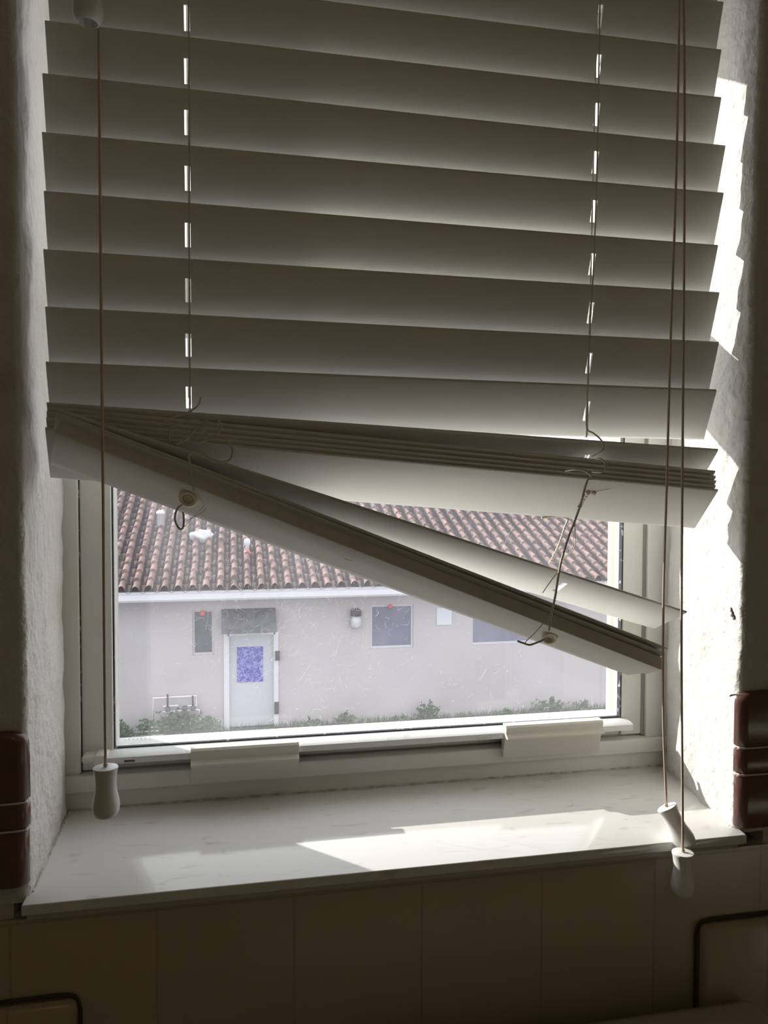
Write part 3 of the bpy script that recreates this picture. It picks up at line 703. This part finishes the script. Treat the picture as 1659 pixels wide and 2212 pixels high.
MB().box(p0.x, p1.x, YW + 0.035, YW + 0.05, p1.z, p0.z).build('poster', M_poster, dro)
p0, p1 = at(597, 1405, YW), at(599, 1425, YW); MB().box(p0.x - .02, p0.x + .05, YW - 0.06, YW - 0.03, p1.z, p0.z).build('hinge', M_black, dro)
p0, p1 = at(595, 1515, YW), at(598, 1540, YW); MB().box(p0.x - .02, p0.x + .05, YW - 0.06, YW - 0.03, p1.z, p0.z).build('hinge', M_black, dro)
c0, c1 = at(478, 1331, YW - .35), at(592, 1365, YW - .35)
MB().prof([(YW - 0.40, c1.z), (YW - 0.40, c1.z + 0.06), (YW, c0.z + 0.05), (YW, c1.z + 0.02)], c0.x, c1.x + .04).build('canopy', M_canopy, house)
e0, e1 = at(250, 1280, YW - .45), at(250, 1303, YW - .45)
mb = MB(); mb.prof([(YW - 0.45, e1.z), (YW - 0.47, e1.z + 0.03), (YW - 0.47, e0.z - 0.05), (YW - 0.49, e0.z), (YW - 0.40, e0.z), (YW - 0.40, e1.z)], -9.4, 22.4); mb.build('gutter', M_fascia, house)
MB().box(-9.3, 22.3, YW - 0.42, YW + 0.02, e1.z + 0.02, e1.z + 0.05).build('eaves_soffit', M_fascia, house)
# roof: real barrel tile relief, one continuous surface
PITCH = math.radians(22); TW = 0.20; TL = 0.26; rx0, rx1 = -4.5, 12.5; RL = 7.2
ncol = int((rx1 - rx0) / TW); nrow = int(RL / TL); vs = []; fs = []; prx = []; 
for i in range(ncol + 1):
    for t in (0.0, 0.12, 0.22, 0.25, 0.31, 0.40, 0.5, 0.60, 0.69, 0.75, 0.78, 0.88): prx.append((rx0 + (i + t) * TW, t, i))
rowz = []
for j in range(nrow):
    for t in (0.0, 0.06, 0.5, 0.985): rowz.append((j * TL + t * TL, t, j))
def bar(t): return 0.075 * math.sqrt(max(0, 1 - ((t - 0.5) / 0.26) ** 2)) if abs(t - 0.5) < 0.26 else -0.035 * math.cos((t if t < .5 else 1 - t) / 0.24 * math.pi / 2)
rr_ = random.Random(3); jit = {}
for (s, tr, j) in rowz:
    for (x, tc_, i) in prx:
        k = jit.setdefault((i, j), (rr_.gauss(0, 0.006), rr_.gauss(0, 0.006)))
        h = bar(tc_) * (1.12 - 0.22 * tr) + 0.022 * (1 - tr) + k[0] * (abs(tc_ - .5) < .27) * 1.0
        y = YW - 0.50 + s * math.cos(PITCH) - h * math.sin(PITCH); z = e0.z + 0.0 + s * math.sin(PITCH) + h * math.cos(PITCH)
        vs.append((x + k[1] * (abs(tc_ - .5) < .27), y, z))
nc = len(prx)
for j in range(len(rowz) - 1):
    for i in range(nc - 1): a = j * nc + i; fs.append((a, a + 1, a + nc + 1, a + nc))
ro = obj('roof', vs, fs, M_roof, house); autosmooth(ro, 75)
M_pan = mat('shaded_pan_tiles', (0.055, 0.05, 0.056), 0.9, 0.1, var=(6, (0.10, 0.08, 0.085), 0.4, 0.7)); ro.data.materials.append(M_pan)
for p in ro.data.polygons:                                     # shade in the pans between the barrels, put into a darker colour
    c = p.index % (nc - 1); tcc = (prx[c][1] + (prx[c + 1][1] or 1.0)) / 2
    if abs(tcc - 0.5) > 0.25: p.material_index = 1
MB().prof([(YW - 0.45, e0.z - 0.02), (YW - 0.45, e0.z), (YW - 0.5 + RL * math.cos(PITCH), e0.z + RL * math.sin(PITCH) - .03), (YW + 13.5, e0.z), (YW + 13.5, e0.z - 0.05)], -9.3, 22.3).build('roof_deck', M_roof, house)
def roofpt(px, py, h=0.06):
    n_ = Vector((0, -math.sin(PITCH), math.cos(PITCH))); return atp(px, py, Vector((0, YW - 0.5, e0.z)) + n_ * h, n_)
for (px, py, r, h, lab) in ((347, 1136, 0.06, 0.20, 'small white pot standing in for a stray glare spot on the roof, left of the cord loop'),):  # white pot modelled in place of a stray bright reflection
    p = roofpt(px, py); o = MB().lathe([(r, 0), (r, h), (r * 1.2, h), (r * 1.2, h + .04), (r * .5, h + .07)], p, (0, 0, 1), 14).build('glare_pot', M_white, None, True); tag(o, lab, 'glare spot')
p = roofpt(437, 1158)
bm = bmesh.new(); bmesh.ops.create_icosphere(bm, subdivisions=3, radius=0.13)
vs = [p + Vector((v.co.x * 1.5, v.co.y, v.co.z * 0.8)) * (1 + 0.45 * noise.noise(v.co * 14)) for v in bm.verts]; bm.verts.index_update()
o = obj('glare_lump', vs, [tuple(v.index for v in f.verts) for f in bm.faces], M_frost, None, True); bm.free(); tag(o, 'crumpled white lump standing in for stray glare on the clay roof tiles', 'litter')  # white lump modelled where stray glare shows on the tiles
p = roofpt(534, 1192); o = MB().lathe([(.035, 0), (.035, .10), (.05, .12), (.05, .2), (.02, .22)], p, (0, 0, 1), 12).build('roof_glare', M_frost, None, True); tag(o, 'little white and red shape standing in for stray glare on the roof tiles', 'lamp')  # white shape added for a bright reflection, no real lamp
MB().lathe([(.05, 0), (.06, .05), (.03, .09)], p - Vector((0, .02, .06)), (0, 0, 1), 12).build('base', M_red, o, True)  # red lens reflection built as a coloured foot
# wall lamp
p = at(769, 1330, YW - 0.08); wl = empty('wall_lamp', (p.x, YW, p.z)); tag(wl, 'outdoor wall lamp with black cap and frosted shade left of the square window', 'lamp')
MB().box(p.x - .05, p.x + .05, YW - 0.08, YW, p.z + 0.00, p.z + 0.10).build('bracket', M_black, wl)
MB().lathe([(.03, .12), (.085, .08), (.085, 0), (.03, 0)], p, n=20).build('cap', M_black, wl, True)
MB().lathe([(.06, 0), (.085, -.06), (.08, -.16), (.04, -.20)], p, n=20).build('lamp_shade', M_frost, wl, True)
p0, p1 = at(943, 1313, YW), at(975, 1349, YW)
o = MB().box(p0.x, p1.x, YW - 0.02, YW, p1.z, p0.z, 0.003).build('wall_notice', M_white); tag(o, 'plain white notice on the house wall between two windows', 'sign')
# pipework by the left bush
def pp(L, Y=YW - 0.08): return [at(a, b, Y) for a, b in L]
pw_ = empty('pipework', (at(380, 1560, YW).x, YW, ZG)); tag(pw_, 'pale water pipes looping out of the bush against the house wall', 'pipes')
for L in ([(331, 1560), (331, 1508), (424, 1503), (425, 1524), (405, 1525)], [(352, 1538), (430, 1533), (434, 1570), (433, 1592)], [(352, 1526), (385, 1524)]):
    MB().tube(pp(L), 0.013, 8).build('pipe', M_pipe, pw_, True)
for L in ([(362, 1500), (362, 1534)], [(416, 1503), (417, 1530)]): MB().tube(pp(L, YW - .12), 0.014, 8).build('valve_stem', M_black, pw_, True)
for (x, y) in ((362, 1532), (399, 1530), (417, 1530)): MB().lathe([(.035, -.03), (.04, 0), (.035, .03)], at(x, y, YW - .12), n=12).build('valve', M_canopy, pw_, True)
# shrubs and weeds along the wall
def shrub(name, px, hw, h, n, seed, label, cat='shrub', group=None):
    r = random.Random(seed); base = at(px, 1600, YW - 0.28); base.z = ZG; mb = MB(); ns = max(5, n // 14)
    for i in range(ns):
        a = r.uniform(-1, 1); hh = h * r.uniform(0.45, 1) * (1 - 0.45 * abs(a)); p0 = base + Vector((a * hw * 0.25, r.uniform(-.03, .03), 0))
        p2 = base + Vector((a * hw, r.uniform(-.12, .1), hh)); pm = (p0 + p2) / 2 + Vector((-a * hw * .15, 0, hh * .15))
        sp = [p0, pm, p2]; mb.tube(sp, 0.005, 4)
        for k in range(18):
            t = r.uniform(0.1, 1.0); q = p0.lerp(pm, t * 2) if t < .5 else pm.lerp(p2, t * 2 - 1)
            L = r.uniform(0.03, 0.075); d = Vector((r.gauss(0, 1), r.gauss(0, .5), r.gauss(.3, .7))).normalized() * L; sd = d.orthogonal().normalized() * L * 0.33
            mb.add([q, q + d * .5 + sd, q + d, q + d * .5 - sd], [(0, 1, 2, 3)])
    o = obj(name, mb.v, mb.f, M_leaf); return tag(o, label, cat, group)
shrub('bush', 385, 0.62, 0.46, 2200, 1, 'large green bush growing under the pipes left of the door')
shrub('bush', 268, 0.12, 0.42, 160, 4, 'small bushy weed at the far left foot of the house wall')
for i, (px, hw, h, n, lab) in enumerate([(672, .22, .22, 160, 'low weed clump just right of the white door'), (745, .18, .30, 200, 'weed clump under the wall lamp'), (925, .22, .42, 260, 'tallest weed clump against the wall below the white notice'), (865, .2, .2, 100, 'sparse weed clump below the square window'), (1190, .4, .38, 420, 'wide weed clump near the right end of the view'), (1265, .2, .3, 200, 'rightmost weed clump beside the window edge'), (1095, .15, .25, 110, 'small weed clump right of the middle, left of the wide clump')]):
    shrub('weed_clump', px, hw, h, n, 10 + i, lab, 'weeds')
mb = MB(); rg = random.Random(5)
for i in range(2500):
    q = Vector((rg.uniform(-2.5, 8), YW - abs(rg.gauss(0, .18)) - .03, ZG)); L = rg.uniform(.04, .14); mb.add([q, q + Vector((.012, 0, 0)), q + Vector((rg.gauss(0, .03), rg.gauss(0, .02), L))], [(0, 1, 2)])
tag(obj('grass', mb.v, mb.f, M_leaf), 'thin strip of grass along the foot of the house wall', 'grass', kind='stuff')
